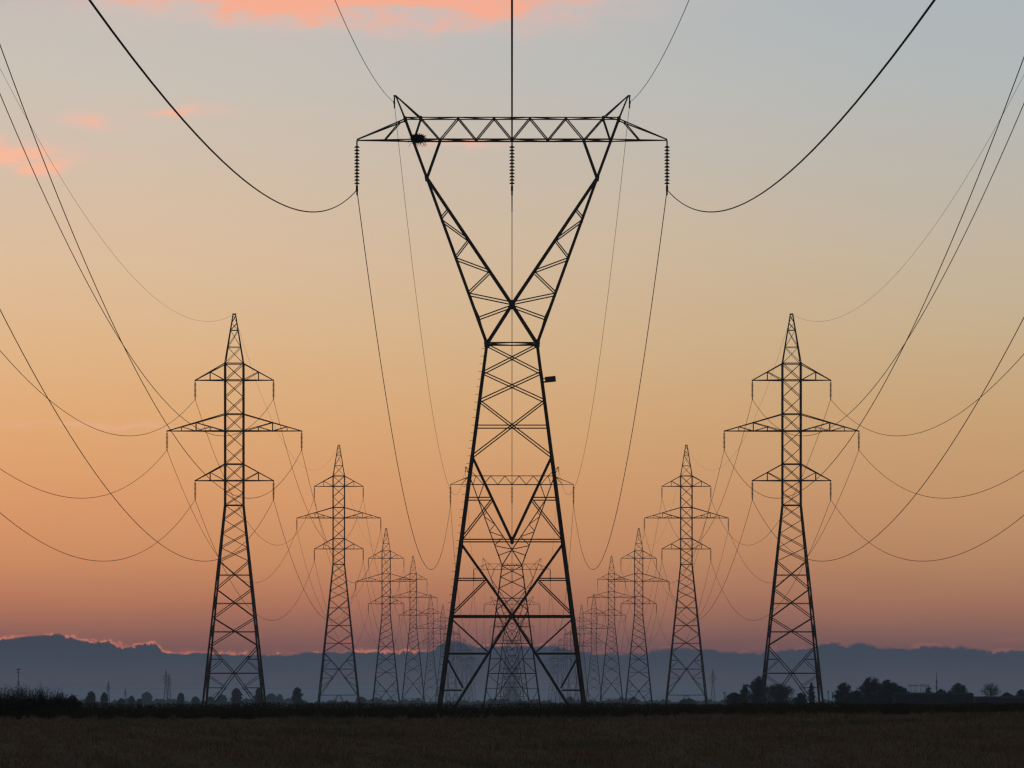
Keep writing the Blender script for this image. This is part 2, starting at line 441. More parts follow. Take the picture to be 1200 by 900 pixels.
    for s in (-1, 1):
        m = MB()
        for sy in (-1, 1):
            m.bar((s*125*U, sy*q, Z(140)), (s*136.3*U, 0, Z(112)), .075, L=L); m.bar((s*106.7*U, sy*q, Z(139)), (s*136.3*U, 0, Z(112)), .065, L=L)
        pk = m.build('earth_wire_peak', M['steel'], root)
        c = MB(); c.tube([(s*137.5*U, 0, Z(112)), (s*138*U, 0, Z(119)), (s*137.6*U, 0, Z(127))], .04, 5); c.bar((s*136*U, 0, Z(112.3)), (s*139*U, 0, Z(112.3)), .08)
        c.bar((s*138*U, -.15, Z(120)), (s*138*U, .15, Z(120)), .10); c.build('clamp', M['steel'], pk)
    if detail:
        for (x, y, sz) in ((0, 357, 8), (29.4, 403, 7.5), (-29.4, 403, 7.5), (100, 209, 5), (-100, 209, 5), (125, 140, 5), (-125, 140, 5), (106.7, 139, 4), (-106.7, 139, 4),
                           (0, 721.5, 5), (0, 634, 5)):
            hq = hd(y) if y <= 403 else hw(y)*kd
            for sy in (-1, 1):
                m = MB()
                cx, cz, r = x*U, Z(y), sz*U/2; i = len(m.v); yy = sy*(hq+.03)
                for e in (-.012, .012):
                    for k in range(6):
                        a = math.pi/6+k*math.pi/3; m.v.append((cx+r*math.cos(a), yy+e, cz+r*1.1*math.sin(a)))
                m.f += [tuple(i+k for k in range(6)), tuple(i+6+k for k in range(6))[::-1]]
                for k in range(6): m.f.append((i+k, i+6+k, i+6+(k+1) % 6, i+(k+1) % 6))
                m.build('gusset_plate', M['steel'], root)
        for k in range(46):      # climbing pegs on the left front leg
            y = 410+k*9.0; w = hw(y)
            m = MB(); m.bar((-w-.03, -w*kd, Z(y)), (-w-.24, -w*kd, Z(y)), .02); m.build('climbing_peg', M['steel'], root)
        m = MB(); y = 447.5; w = hw(y)
        m.box((44.8*U, -w*kd, Z(446.2)), (12.5*U, .22, 6.6*U), 0, R(-6)); m.bar((w, -w*kd, Z(450)), (41*U, -w*kd, Z(448.5)), .08); m.bar((w, -w*kd, Z(445)), (41*U, -w*kd, Z(446.5)), .05)
        m.build('equipment_box', M['steel'], root)
    for x in (-tip, 0, tip):
        insulator(root, x*U, 0, Z(165), 57*U, simple=not detail)
    return root
MID_SHIFT = [0, -11, -20, -8, -12, -12, -10, -14, -10, -12, -10, -12]
ORD = ['nearest', 'second', 'third', 'fourth', 'fifth', 'sixth']
NT_ = 12
for n in range(NT_):
    if n == 0: lab = 'tallest looking forked lattice pylon in the foreground with a birds nest on its crossbeam'
    elif n < 6: lab = '%s forked lattice pylon of the middle row, seen between the legs of the nearest' % ORD[n]
    else: lab = 'tiny forked pylon fading into haze at the far end of the middle row'
    r = middle_pylon(n, MID_SHIFT[n], lab, n == 0)
    if n >= 6: r['group'] = 'farthest forked pylons of the middle row'

# ------------------------------------------------------------------ outer rows: double-circuit pylons with three pairs of crossarms
K = 2.51
def side_pylon(n, lat, top, label, group, detail):
    d = 1+SPAN*n
    root = empty('three_arm_pylon', (lat*U, d*D1, 0), label, 'pylon', group)
    Z = lambda y: (top-(y-366.8)*K)*U+CAMZ
    def w(y):
        if y < 424.7: return (1.5+(10.8-1.5)*(y-366.8)/57.9)*K*U
        if y < 591.4: return 10.8*K*U
        return (10.8+.104*(y-591.4))*K*U
    yf = 366.8+(top+CAMZ/U)/K+1.5         # foot row
    ystd = min(838.0, yf) if top < 1170 else 838.0
    ext = yf-ystd > 8
    def P(f, a, y):
        q = w(y); z = Z(y)
        return [(a*q, -q, z), (q, a*q, z), (-a*q, q, z), (-q, -a*q, z)][f]
    L = detail
    th = 1.0
    for sx in (-1, 1):
        for sy in (-1, 1):
            m = MB()
            for (y0, y1, t) in ((424.7, 591.4, .19), (591.4, 657.2, .21), (657.2, 756.7, .235), (756.7, yf, .26)):
                m.bar((sx*w(y0), sy*w(y0), Z(y0)), (sx*w(y1), sy*w(y1), Z(y1)), t*th, L=L)
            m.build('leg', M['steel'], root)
    m = MB()
    def br(f, a0, y0, a1, y1, t): m.bar(P(f, a0, y0), P(f, a1, y1), t)
    for f in range(4):
        t = .085
        for y in (424.7, 444.3, 484.2, 504, 543, 562.4, 591.4): br(f, -1, y, 1, y, .12)
        for (a, b) in ((424.7, 444.3), (444.3, 464.3), (464.3, 484.2), (484.2, 504), (504, 523.5), (523.5, 543), (543, 562.4), (562.4, 577), (577, 591.4),
                       (591.4, 608), (608, 624.7), (624.7, 641.4), (641.4, 657.2)):
            br(f, -1, a, 1, b, t); br(f, 1, a, -1, b, t)
        for (a, b) in ((657.2, 690), (690, 723.9), (723.9, 756.7)):
            br(f, -1, a, 1, b, .105); br(f, 1, a, -1, b, .105); br(f, -1, (a+b)/2, 1, (a+b)/2, .08)
        yc = 789.0
        for s in (-1, 1):
            br(f, s, 757.5, 0, yc, .11); br(f, 0, yc, s*.97, ystd, .11)
            # secondary members
            xa = (772.5-756.7)/(yc-756.7); x1 = s*(1-xa)
            br(f, s, 772.5, x1, 772.5, .07); br(f, x1, 774, s, 788, .07)
            xb = (806-yc)/(ystd-yc); br(f, s, 806, s*xb*.97, 806, .07); br(f, s, 791, s*xb*.97, 805, .07); br(f, s*xb*.97, 807, s, 824, .06)
        br(f, -1, yc, 1, yc, .12)
        if ext:
            br(f, -1, ystd, 1, ystd, .12)
            for s in (-1, 1): br(f, s*.05, ystd, s*.5, yf, .10); br(f, s*.97, ystd, s*.5, yf, .07) if False else None
    for y in (591.4, 789):
        a = [P(f, 0, y) for f in range(4)]
        for k in range(4): m.bar(a[k], a[(k+1) % 4], .06)
    m.build('body_bracing', M['steel'], root)
    m = MB()
    for sx in (-1, 1):
        for sy in (-1, 1): m.bar((sx*w(424.7), sy*w(424.7), Z(424.7)), (sx*w(366.8), sy*w(366.8), Z(366.8)), .13, L=L)
    for f in range(4):
        br(f, -1, 366.8, 1, 366.8, .12)
        for y in (385.5, 405.5): br(f, -1, y, 1, y, .075)
        for (a, b) in ((368, 377), (377, 385.5), (385.5, 405.5), (405.5, 424.7)): br(f, -1, a, 1, b, .06); br(f, 1, a, -1, b, .06)
    m.box((0, 0, Z(366.3)), (.5, .5, .12))
    m.build('peak', M['steel'], root)
    px = K*U
    for (yt, yb_, reach) in ((424.7, 444.3, 46.1), (484.2, 504, 79.2), (543, 562.4, 46.1)):
        for s in (-1, 1):
            m = MB()
            for sy in (-1, 1):
                c = 10.8
                T = lambda u: (s*(c+(reach-c)*u)*px, sy*c*px*(1-u*.97), Z(yt+(yb_-yt)*u))
                Bt = lambda u: (s*(c+(reach-c)*u)*px, sy*c*px*(1-u*.97), Z(yb_))
                m.bar(T(0), T(1), .125, L=L); m.bar(Bt(0), Bt(1), .125, L=L)
                if reach < 60:
                    m.bar(T(.5), Bt(.5), .08); m.bar(T(.5), Bt(0), .085)
                else:
                    m.bar(T(.5), Bt(.5), .09); m.bar(T(.5), Bt(0), .09); m.bar(T(.5), Bt(1), .04) if False else None
                    m.bar((T(.5)[0]*.5+Bt(0)[0]*.5, T(.25)[1], T(.5)[2]*.5+Bt(0)[2]*.5), Bt(.26), .07)
                    m.bar(T(.75), Bt(.75), .07); m.bar(T(.75), Bt(.5), .07); m.bar(Bt(.5), (T(.5)[0]*.5+Bt(0)[0]*.5, T(.25)[1], T(.5)[2]*.5+Bt(0)[2]*.5), .06)
            for u in (0.25, .5, .75):
                c = 10.8; xx = s*(c+(reach-c)*u)*px; q = c*px*(1-u*.97)
                m.bar((xx, -q, Z(yb_)), (xx, q, Z(yb_)), .06)
                u0 = u-.25; x0 = s*(c+(reach-c)*u0)*px; q0 = c*px*(1-u0*.97)
                m.bar((x0, -q0, Z(yb_)), (xx, q, Z(yb_)), .06)
            m.bar((s*reach*px, -.1, Z(yb_)), (s*reach*px, .1, Z(yb_)), .16)
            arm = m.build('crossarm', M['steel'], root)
            insulator(root, s*reach*px, 0, Z(yb_+.4), 21.8*px, simple=True, discs=12 if n < 4 else 8, big=1.15)
    return root
TOPS = [1233, 1153, 1229, 1149, 1234, 1114, 1185, 1150, 1180, 1140, 1170, 1150]
LAT = {'left': -820.0, 'right': 825.5}
for side in ('left', 'right'):
    for n in range(0, NT_):
        if n == 0: lab = 'three arm lattice pylon abreast of the nearest forked one, beyond the %s edge' % side
        elif n == 1: lab = 'largest three arm lattice pylon of the %s row, ' % side + ('a small bird on its bracing' if side == 'left' else 'dark trees behind its legs')
        elif n < 6: lab = '%s three arm lattice pylon from the front in the %s row, receding into haze' % (ORD[n-1], side)
        else: lab = 'tiny three arm pylon fading into haze at the far end of the %s row' % side
        grp = 'three arm pylons of the %s row' % side if n < 6 else 'farthest three arm pylons of the %s row' % side
        side_pylon(n, LAT[side], TOPS[n], lab, grp, n == 1)

# ------------------------------------------------------------------ wires, each one run through all the pylons of its row
def wire(name, label, cat, group, pts, sag, r, dstart=0):
    """pts: list of (x units, depth in D1, height units above the eye)"""
    m = MB(); line = []
    rr = []
    for k in range(len(pts)-1):
        (x0, d0, h0), (x1, d1, h1) = pts[k], pts[k+1]
        N = 72 if k < 2 else 36 if k < 4 else 20
        for i in range(N+(k == len(pts)-2)):
            t = i/N; s = sag[k] if hasattr(sag, '__len__') else sag
            line.append(((x0+(x1-x0)*t)*U, (d0+(d1-d0)*t)*D1, (h0+(h1-h0)*t-4*s*t*(1-t))*U+CAMZ))
    m.tube(line, r, 6)
    o = m.build(name, M['cable'], None, org=line[0], smooth=True)
    return props(o, label, cat, group)
CS = [309, 306]+[300]*12
def midline(x, h, s): return [(x, 1+SPAN*n, h+(MID_SHIFT[n] if n >= 0 else 0)) for n in range(-1, NT_)]
for (x, h, s, nm, lab) in ((-181.7, 604, CS, 'conductor', 'thick black conductor dipping from the left tip of the nearest forked pylon'),
                           (0, 604, CS, 'conductor', 'thick black conductor running straight overhead through the centre of the forked pylons'),
                           (181.7, 604, CS, 'conductor', 'thick black conductor dipping from the right tip of the nearest forked pylon')):
    wire(nm, lab, 'power line', 'conductors of the middle row', midline(x, h-.5, s), s, .024)
for (x, lab) in ((-138, 'thin wire from the top left peak of the nearest forked pylon'), (138, 'thin wire from the top right peak of the nearest forked pylon')):
    wire('earth_wire', lab, 'power line', 'earth wires of the middle row', midline(x, 706, 226), [228, 226]+[220]*12, .0125)
for side in ('left', 'right'):
    lat = LAT[side]
    for (yb_, reach, nm) in ((444.3, 46.1, 'upper'), (504, 79.2, 'long middle'), (562.4, 46.1, 'lower')):
        for s in (-1, 1):
            lab = 'wire hung from the %s crossarms of the %s row on their %s side' % (nm, side, 'outer' if (s < 0) == (side == 'left') else 'inner')
            pts = [(lat+s*reach*K, 1+SPAN*n, TOPS[n]-(yb_+.4+21.8-366.8)*K-.5) for n in range(NT_)]
            wire('conductor', lab, 'power line', 'conductors of the %s row' % side, pts, [328]+[318]*12, .028)
    pts = [(lat, 1+SPAN*n, TOPS[n]+1) for n in range(NT_)]
    wire('earth_wire', 'faint thin wire joining the topmost peaks of the %s row' % side, 'power line', None, pts, [267]+[262]*12, .012)

# ------------------------------------------------------------------ bird's nest and bird
nest = empty('bird_nest', (-110*U, D1-.55, zz(163.0)), 'ragged dark twig nest on the left end of the nearest crossbeam', 'nest')
m = MB()
for k in range(10):
    pass
m.lathe((0, 0, 0), [(.02, -.24), (.17, -.18), (.27, -.06), (.31, .05), (.26, .11), (.14, .06), (.02, .05)], 14)
m.v = [(x*(1+.12*math.sin(7*x+3*z)), y*.9, z+.03*math.sin(9*x)) for (x, y, z) in m.v]
m.build('nest_bowl', M['twig'], nest)
m = MB()
for k in range(520):
    a = rnd.uniform(0, 6.283); rr = rnd.uniform(.10, .33); z = rnd.uniform(-.22, .15)
    p = Vector((rr*math.cos(a), rr*math.sin(a), z)); dirv = Vector((rnd.gauss(0, 1), rnd.gauss(0, 1), rnd.gauss(0, .5)-.15)).normalized()
    m.bar(p-dirv*.12, p+dirv*rnd.uniform(.05, .26), .016)
for k in range(22):
    p = Vector((rnd.uniform(-.35, .35), rnd.uniform(-.2, .2), -.15)); m.bar(p, p+Vector((rnd.gauss(0, .14), 0, -rnd.uniform(.1, .36))), .017)
m.build('loose_twigs', M['twig'], nest)
dA = (1+SPAN)*D1
m = MB()   # perched crow: one body from tail to beak
pts = [(-.26, 0, -.02), (-.14, 0, .06), (-.03, 0, .15), (.06, 0, .22), (.11, 0, .29), (.15, 0, .33), (.20, 0, .33), (.26, 0, .31)]
m.tube(pts, [.02, .05, .10, .10, .07, .062, .04, .008], 10); m.bar((.03, -.03, .12), (.04, -.03, .0), .02); m.bar((.03, .03, .12), (.04, .03, .0), .02)
b = m.build('perched_bird', M['feather'], None, smooth=True)
b.location = (-308.3*K*U, dA-w_ if False else dA-(10.8+.104*(772.5-591.4))*K*U, zz(366.8)+(1153-459.2-(772.5-366.8)*K)*U*1+.06)
b.location.z = (1153-(772.5-366.8)*K)*U+CAMZ+.05
props(b, 'small dark bird perched on a low strut of the largest left pylon', 'bird')

# ------------------------------------------------------------------ far pylons, masts, poles
def far_pos(x, D): return ((x-600)/F*D, D)
def far_pylon(x, ytop, D, label, arms=((.78, .16), (.66, .22), (.55, .16))):
    X_, Y_ = far_pos(x, D); H = (HY-ytop)/F*D+CAMZ
    root = empty('distant_pylon', (X_, Y_, 0), label, 'pylon', 'distant pylons of other lines')
    bw_ = H*.075; tw = H*.022
    wz = lambda z: bw_+(tw-bw_)*min(1, z/(H*.6)) if z < H*.85 else tw*(1-(z-H*.85)/(H*.16))
    for sx in (-1, 1):
        for sy in (-1, 1):
            m = MB(); lv = [0, .6*H, .85*H, H]
            for k in range(3): m.bar((sx*wz(lv[k]), sy*wz(lv[k]), lv[k]), (sx*wz(lv[k+1]), sy*wz(lv[k+1]), lv[k+1]), .3)
            m.build('leg', M['steel'], root)
    m = MB(); z = 0
    while z < H*.95:
        z2 = min(H*.95, z+max(1.2, 2.2*wz(z)))
        for sy in (-1, 1):
            m.bar((-wz(z), sy*wz(z), z), (wz(z2), sy*wz(z2), z2), .16); m.bar((wz(z), sy*wz(z), z), (-wz(z2), sy*wz(z2), z2), .16)
        z = z2
    m.build('body_bracing', M['steel'], root)
    for (zf, rf) in arms:
        m = MB(); m.bar((-rf*H, 0, zf*H), (rf*H, 0, zf*H), .3); m.bar((-rf*H, 0, zf*H), (0, 0, zf*H+H*.04), .2); m.bar((rf*H, 0, zf*H), (0, 0, zf*H+H*.04), .2)
        for s in (-1, 1): m.bar((s*rf*H, 0, zf*H), (s*rf*H, 0, zf*H-1.6), .25)
        m.build('crossarm', M['steel'], root)
    return root
SA = ((.82, .06), (.74, .09), (.66, .06))
far_pylon(127, 798, 4200, 'faint slim pylon rising behind two round trees at the left', SA)
far_pylon(194.5, 784.5, 4400, 'taller left one of two close faint pylons left of the big left pylon', SA)
far_pylon(198.3, 789, 4700, 'lower right one of two close faint pylons left of the big left pylon', SA)
far_pylon(835.5, 784, 4300, 'faint slim pylon rising left of the dark tree clump on the right', SA)
far_pylon(147, 807, 4900, 'smallest faint pylon just right of the round trees at the left', SA)
for (ya, yb2) in ((802, 801), (806, 808)):
    D = 4400; m = MB(); pts = []
    for k in range(25):
        t = k/24; x = -60+(700+60)*t; pts.append((*far_pos(x, D), (HY-(ya+(yb2-ya)*t))/F*D+CAMZ))
    m.tube(pts, .07, 5)
    props(m.build('distant_wire', M['cable'], None, org=pts[0]), ('upper' if ya < 805 else 'lower')+' faint level wire crossing behind the small trees at the left', 'power line', 'distant wires at the left')
def mast(x, ytop, D, w, label, cross=None, whip=.4):
    X_, Y_ = far_pos(x, D); H = (HY-ytop)/F*D+CAMZ
    root = empty('mast', (X_, Y_, 0), label, 'mast')
    m = MB(); m.tube([(0, 0, 0), (0, 0, H*.6), (0, 0, H)], [w, w*.8, w*whip], 6); m.build('pole', M['steel'], root)
    m = MB()
    if cross: m.bar((-cross, 0, H*.97), (cross, 0, H*.97), w*1.4); m.bar((-cross*.7, 0, H*.90), (cross*.7, 0, H*.90), w)
    else:
        m.box((0, 0, H*.55), (w*3, w*3, w*5)); m.build('antenna', M['steel'], root); m = MB(); m.box((0, 0, H*.72), (w*2.5, w*2.5, w*6))
    m.build('crossbar' if cross else 'antenna', M['steel'], root)
mast(21.5, 783, 1500, .14, 'thin mast with a short crossbar above the bushes at the left edge', cross=.8, whip=.8)
mast(1097.5, 787, 3000, .35, 'slender aerial mast behind the long low building')
mast(970.5, 810, 1300, .11, 'left one of two short poles right of the big right pylon', cross=.35, whip=.9)
mast(975.8, 811, 1300, .11, 'right one of two short poles right of the big right pylon', cross=.3, whip=.9)
mast(849, 811, 1500, .12, 'short pole left of the dark tree clump on the right', cross=.6, whip=.9)
for i, x in enumerate((1067, 1073, 1080, 1086)):
    D = 2200; X_, Y_ = far_pos(x, D); H = (HY-802)/F*D+CAMZ
    root = empty('switch_frame', (X_, Y_, 0), ('first', 'second', 'third', 'last')[i]+' from the left of four switchyard frames above the long building', 'switchyard frame', 'switchyard frames behind the building')
    m = MB(); m.bar((-.5, 0, 0), (-.5, 0, H), .14); m.bar((.5, 0, 0), (.5, 0, H), .14); m.build('posts', M['steel'], root)
    m = MB(); m.bar((-1.1, 0, H-.3), (1.1, 0, H-.3), .2); m.bar((-.8, 0, H*.72), (.8, 0, H*.72), .16)
    for s in (-.7, 0, .7): m.bar((s, 0, H-.3), (s, 0, H-1.0), .14)
    m.build('crossbar', M['steel'], root)

# ------------------------------------------------------------------ buildings
def shed(x0, x1, yt, D, ridge, label):
    xa = (x0-600)/F*D; xb = (x1-600)/F*D; H = (HY-yt)/F*D+CAMZ; wd = 9.0
    root = empty('low_building', ((xa+xb)/2, D, 0), label, 'building'); hw_ = (xb-xa)/2
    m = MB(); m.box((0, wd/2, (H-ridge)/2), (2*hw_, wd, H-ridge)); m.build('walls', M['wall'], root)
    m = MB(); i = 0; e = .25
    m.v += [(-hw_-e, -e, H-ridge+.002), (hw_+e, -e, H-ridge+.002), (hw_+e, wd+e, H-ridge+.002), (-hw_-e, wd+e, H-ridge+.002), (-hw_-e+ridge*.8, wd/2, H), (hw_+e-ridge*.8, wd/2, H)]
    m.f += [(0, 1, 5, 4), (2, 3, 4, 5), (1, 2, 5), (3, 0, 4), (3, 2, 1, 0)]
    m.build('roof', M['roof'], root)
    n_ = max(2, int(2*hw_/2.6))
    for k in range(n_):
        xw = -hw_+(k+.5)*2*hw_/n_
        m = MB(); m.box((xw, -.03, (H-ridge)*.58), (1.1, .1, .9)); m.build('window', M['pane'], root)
shed(1050, 1141, 811.5, 1000, .4, 'long low building with a flat topped roof beside the dark trees on the right')
shed(1144, 1215, 816, 1150, .4, 'lower building with shallow roof at the right edge under the bare branched tree')

# ------------------------------------------------------------------ trees
def tree(name, x, yt, wpx, D, label, group, dense=1.0, seed=0, lean=0, low=.15, twiggy=False, m_leaf='leaf', split=1):
    r = random.Random(seed+int(x*7)); ps = D/F
    X_, Y_ = far_pos(x, D); H = (HY-yt)*ps+CAMZ; Wd = wpx*ps/2
    root = empty(name, (X_, Y_, 0), label, 'tree', group)
    m = MB(); tr = max(.12, H*.022)
    m.tube([(0, 0, 0), (lean*.3, .1, H*.3), (lean*.7, 0, H*.6), (lean, .1, H*.93)], [tr*1.4, tr, tr*.6, tr*.15], 7)
    cl = []
    nb = 16 if not twiggy else 26
    for k in range(nb):
        z = H*(low+.2+(.72-low)*k/nb); a = k*2.4+r.uniform(-.4, .4)
        u = (z/H-low)/(1-low); reach = Wd*(math.sin(math.pi*min(.98, max(.08, u*.85+.12)))**.6)*r.uniform(.6, .92)
        p0 = (lean*z/H, 0, z*.86); zt = min(H*.97, z+reach*r.uniform(.15, .6))
        p2 = (lean*z/H+reach*math.cos(a), reach*.8*math.sin(a), zt)
        pm = ((p0[0]+p2[0])/2, (p0[1]+p2[1])/2, (p0[2]+p2[2])/2-.05*H)
        m.tube([p0, pm, p2], [tr*.45, tr*.3, tr*.1], 5)
        if twiggy:
            for q in range(7):
                b0 = Vector(pm).lerp(Vector(p2), r.random()); b1 = b0+Vector((r.gauss(0, .3), r.gauss(0, .3), r.uniform(.2, .7)))*Wd*.45
                m.tube([b0, b1], [tr*.14, tr*.05], 3)
        cl.append((p2, r.uniform(.22, .36)*Wd)); cl.append((((p2[0]+pm[0])/2, (p2[1]+pm[1])/2, (p2[2]+pm[2])/2), r.uniform(.2, .3)*Wd)); cl.append((pm, r.uniform(.2, .38)*Wd))
    cl.append(((lean, 0, H*.93), .22*Wd))
    if not twiggy:      # foliage through the heart of the crown too
        for k in range(10):
            z = H*(low+.08+(.84-low)*k/10); q = Wd*.42*(math.sin(math.pi*min(.95, .2+k/12))**.6)
            cl.append(((lean*z/H+r.uniform(-q, q)*.6, r.uniform(-q, q)*.6, z), q*1.0))
    m.build('trunk', M['bark'], root)
    rs = np.random.RandomState(seed+int(x)); out = []
    sz = max(.22, ps*1.25)
    for (c, rad) in cl:
        n_ = int((170 if not twiggy else 14)*dense*max(1, rad/1.2)**1.2)
        pts = rs.normal(0, .46, (n_, 3))*rad*np.array([1.15, 1.15, .75])+np.array(c)
        pts = pts[(pts[:, 2] > .1) & (pts[:, 2] < H*(1-.06*np.abs(rs.normal(0, 1, len(pts)))-.30*np.minimum(1, (pts[:, 0]**2+pts[:, 1]**2)/max(Wd, .1)**2)))]
        for p in pts:
            a = rs.normal(0, 1, 3); a /= np.linalg.norm(a); b = rs.normal(0, 1, 3); b -= a*a.dot(b); b /= np.linalg.norm(b)
            s = sz*rs.uniform(.5, 1.2)
            out += [p-a*s*.5, p+b*s*.35, p+a*s*.5, p-b*s*.35]
    o = tri_mesh('crown', np.array(out), 4, M[m_leaf]); o.parent = root
    return root
GR = 'dark trees of the right hand clump'
RT = [('broadleaf_tree', 889, 791, 26, 1100, 'tallest tree of the clump left of the big right pylon legs', 1.3, 1.0, 0),
      ('broadleaf_tree', 876, 797, 13, 1090, 'thin lopsided tree at the left shoulder of the clump by the big right pylon', .7, 0, -1),
      ('shrubby_tree', 861, 811, 30, 1120, 'low bush sloping down at the left foot of the right hand clump', 1.2, 0, 0),
      ('broadleaf_tree', 913, 800, 46, 1150, 'wide open crowned tree seen through the legs of the big right pylon', 1.1, 0, 0),
      ('shrubby_tree', 939, 811, 17, 1150, 'small round tree inside the right leg of the big right pylon', 1.2, 0, 0),
      ('slender_tree', 951, 798, 8, 1150, 'slender upright tree against the right leg of the big right pylon', 1.0, 0, 0),
      ('broadleaf_tree', 989.5, 799, 25, 1100, 'round tree just right of the two short poles', 1.4, 0, 0),
      ('shrubby_tree', 1004, 808, 16, 1120, 'low tree filling the gap between the round tree and the biggest clump', 1.5, 0, 0),
      ('broadleaf_tree', 1023, 791.5, 32, 1100, 'tallest tree of the biggest dark clump, its top leaning left', 1.9, 0, -1.2),
      ('broadleaf_tree', 1040, 795.5, 34, 1110, 'broad tree in the middle of the biggest dark clump', 1.9, 0, 0),
      ('broadleaf_tree', 1055, 803, 24, 1120, 'tree at the right shoulder of the biggest dark clump', 1.9, 0, 0),
      ('slender_tree', 1090, 802, 11, 1400, 'narrow dark tree behind the building, next to the switchyard frames', 1.2, 0, -1),
      ('shrubby_tree', 1103, 806.5, 16, 1400, 'low tree behind the building at the foot of the aerial mast', 1.3, 0, 0),
      ('broadleaf_tree', 1123, 799.5, 28, 1300, 'domed tree behind the right end of the long building', 1.6, 0, 0),
      ('shrubby_tree', 1180, 811, 22, 1300, 'low tree right of the bare branched tree', 1.2, 0, 0),
      ('broadleaf_tree', 1197, 807, 16, 1300, 'dark tree cut by the right edge of the picture', 1.4, 0, 0)]
for (nm, x, yt, wp, D, lab, den, _, ln) in RT:
    tree(nm, x, yt, wp, D, lab, GR, dense=den, lean=ln, low=.02 if wp > 12 else .1)
tree('bare_tree', 1161, 799, 27, 1200, 'sparse tree with bare forked branches above the lower building', GR, dense=1.0, low=.3, twiggy=True)
LT = [(85, 814, 12, 1900, 'smallest roundish tree right behind the end of the left bushes'), (107, 809.5, 12, 1900, 'left one of two round trees near the slim far pylon'),
      (122.5, 810.5, 9, 1950, 'right one of two round trees near the slim far pylon'), (154, 815, 8, 2200, 'tiny dark tree midway between the two far pylon groups'),
      (142, 818, 9, 2200, 'very low dark bush left of the tiny dark tree'), (163, 818.5, 7, 2200, 'very low dark bush right of the tiny dark tree'),
      (172, 810.5, 14, 3900, 'pale hazy tree left of the close pair of far pylons'), (212, 811, 9, 2200, 'small dark tree just left of the big left pylon'),
      (229, 816, 10, 2500, 'low tree at the left foot of the big left pylon'), (260, 813.5, 13, 3400, 'hazy tree inside the left leg of the big left pylon'),
      (277, 805.5, 14, 2100, 'round dark tree framed by the legs of the big left pylon'), (303.5, 805, 11, 2000, 'upright tree hidden by the right leg of the big left pylon'),
      (318, 812.5, 16, 3900, 'pale hazy tree right of the big left pylon'), (328, 813, 9, 4000, 'second pale hazy tree right of the big left pylon'),
      (348.5, 804.5, 14, 1900, 'lone round dark tree between the first two left pylons'), (246, 816, 10, 3600, 'pale low tree between the feet of the big left pylon'),
      (668, 816, 10, 3200, 'faint low tree behind the right leg of the nearest pylon'), (742, 816.5, 12, 3000, 'faint low tree between two right row pylons'),
      (806, 818.5, 22, 2400, 'low dark tree seen inside the legs of the second right row pylon'), (423, 816, 14, 3300, 'faint low tree right of the second left row pylon')]
for (x, yt, wp, D, lab) in LT:
    tree('round_tree' if yt < 813 else 'small_tree', x, yt, wp, D, lab, 'small scattered trees on the plain', dense=1.3 if D < 3000 else 1.0, low=.05, m_leaf='leaf_far')
# far-off wood: one mass
rs = np.random.RandomState(3); out = []
n_ = 26000; D = rs.uniform(4300, 4900, n_); xpx = rs.uniform(-60, 1260, n_)
hp = 5.0+1.4*np.sin(xpx*.045)+1.2*np.sin(xpx*.13+1)+1.0*np.sin(xpx*.37+2)+.7*np.sin(xpx*.9)
zt = hp*D/F*np.sqrt(rs.uniform(0, 1, n_))+CAMZ*.5
P = np.stack([(xpx-600)/F*D, D, zt], 1)
a = rs.normal(0, 1, (n_, 3)); a /= np.linalg.norm(a, axis=1)[:, None]; b = rs.normal(0, 1, (n_, 3)); b -= a*(a*b).sum(1)[:, None]; b /= np.linalg.norm(b, axis=1)[:, None]
s = rs.uniform(.9, 1.9, n_)[:, None]
V = np.stack([P-a*s, P+b*s*.7, P+a*s, P-b*s*.7], 1).reshape(-1, 3); V[:, 2] = np.maximum(V[:, 2], .05)
o = tri_mesh('distant_wood', V, 4, M['leaf_far'], 'stuff'); o['label'] = 'far hazy belt of woodland along the whole horizon'

# ------------------------------------------------------------------ near vegetation
def leafquads(P, s, rs, flat=.5):
    n = len(P); a = rs.normal(0, 1, (n, 3)); a /= np.linalg.norm(a, axis=1)[:, None]; b = rs.normal(0, 1, (n, 3)); b -= a*(a*b).sum(1)[:, None]; b /= np.linalg.norm(b, axis=1)[:, None]
    s = s[:, None]; return np.stack([P-a*s, P+b*s*flat, P+a*s, P-b*s*flat], 1).reshape(-1, 3)
gzv = np.vectorize(gz); syv = np.vectorize(strip_y)
def blades(x, y, h, w, rs, lean=.35):
    z = gzv(x, y)-.02; th = rs.uniform(0, np.pi, len(x)); dxv = np.cos(th)*w; dyv = np.sin(th)*w
    lx = rs.normal(0, lean, len(x))*h; ly = rs.normal(0, lean, len(x))*h
    A = np.stack([x-dxv, y-dyv, z], 1); B = np.stack([x+dxv, y+dyv, z], 1); C = np.stack([x+lx, y+ly, z+h], 1)
    return np.stack([A, B, C], 1).reshape(-1, 3)
rs = np.random.RandomState(11)
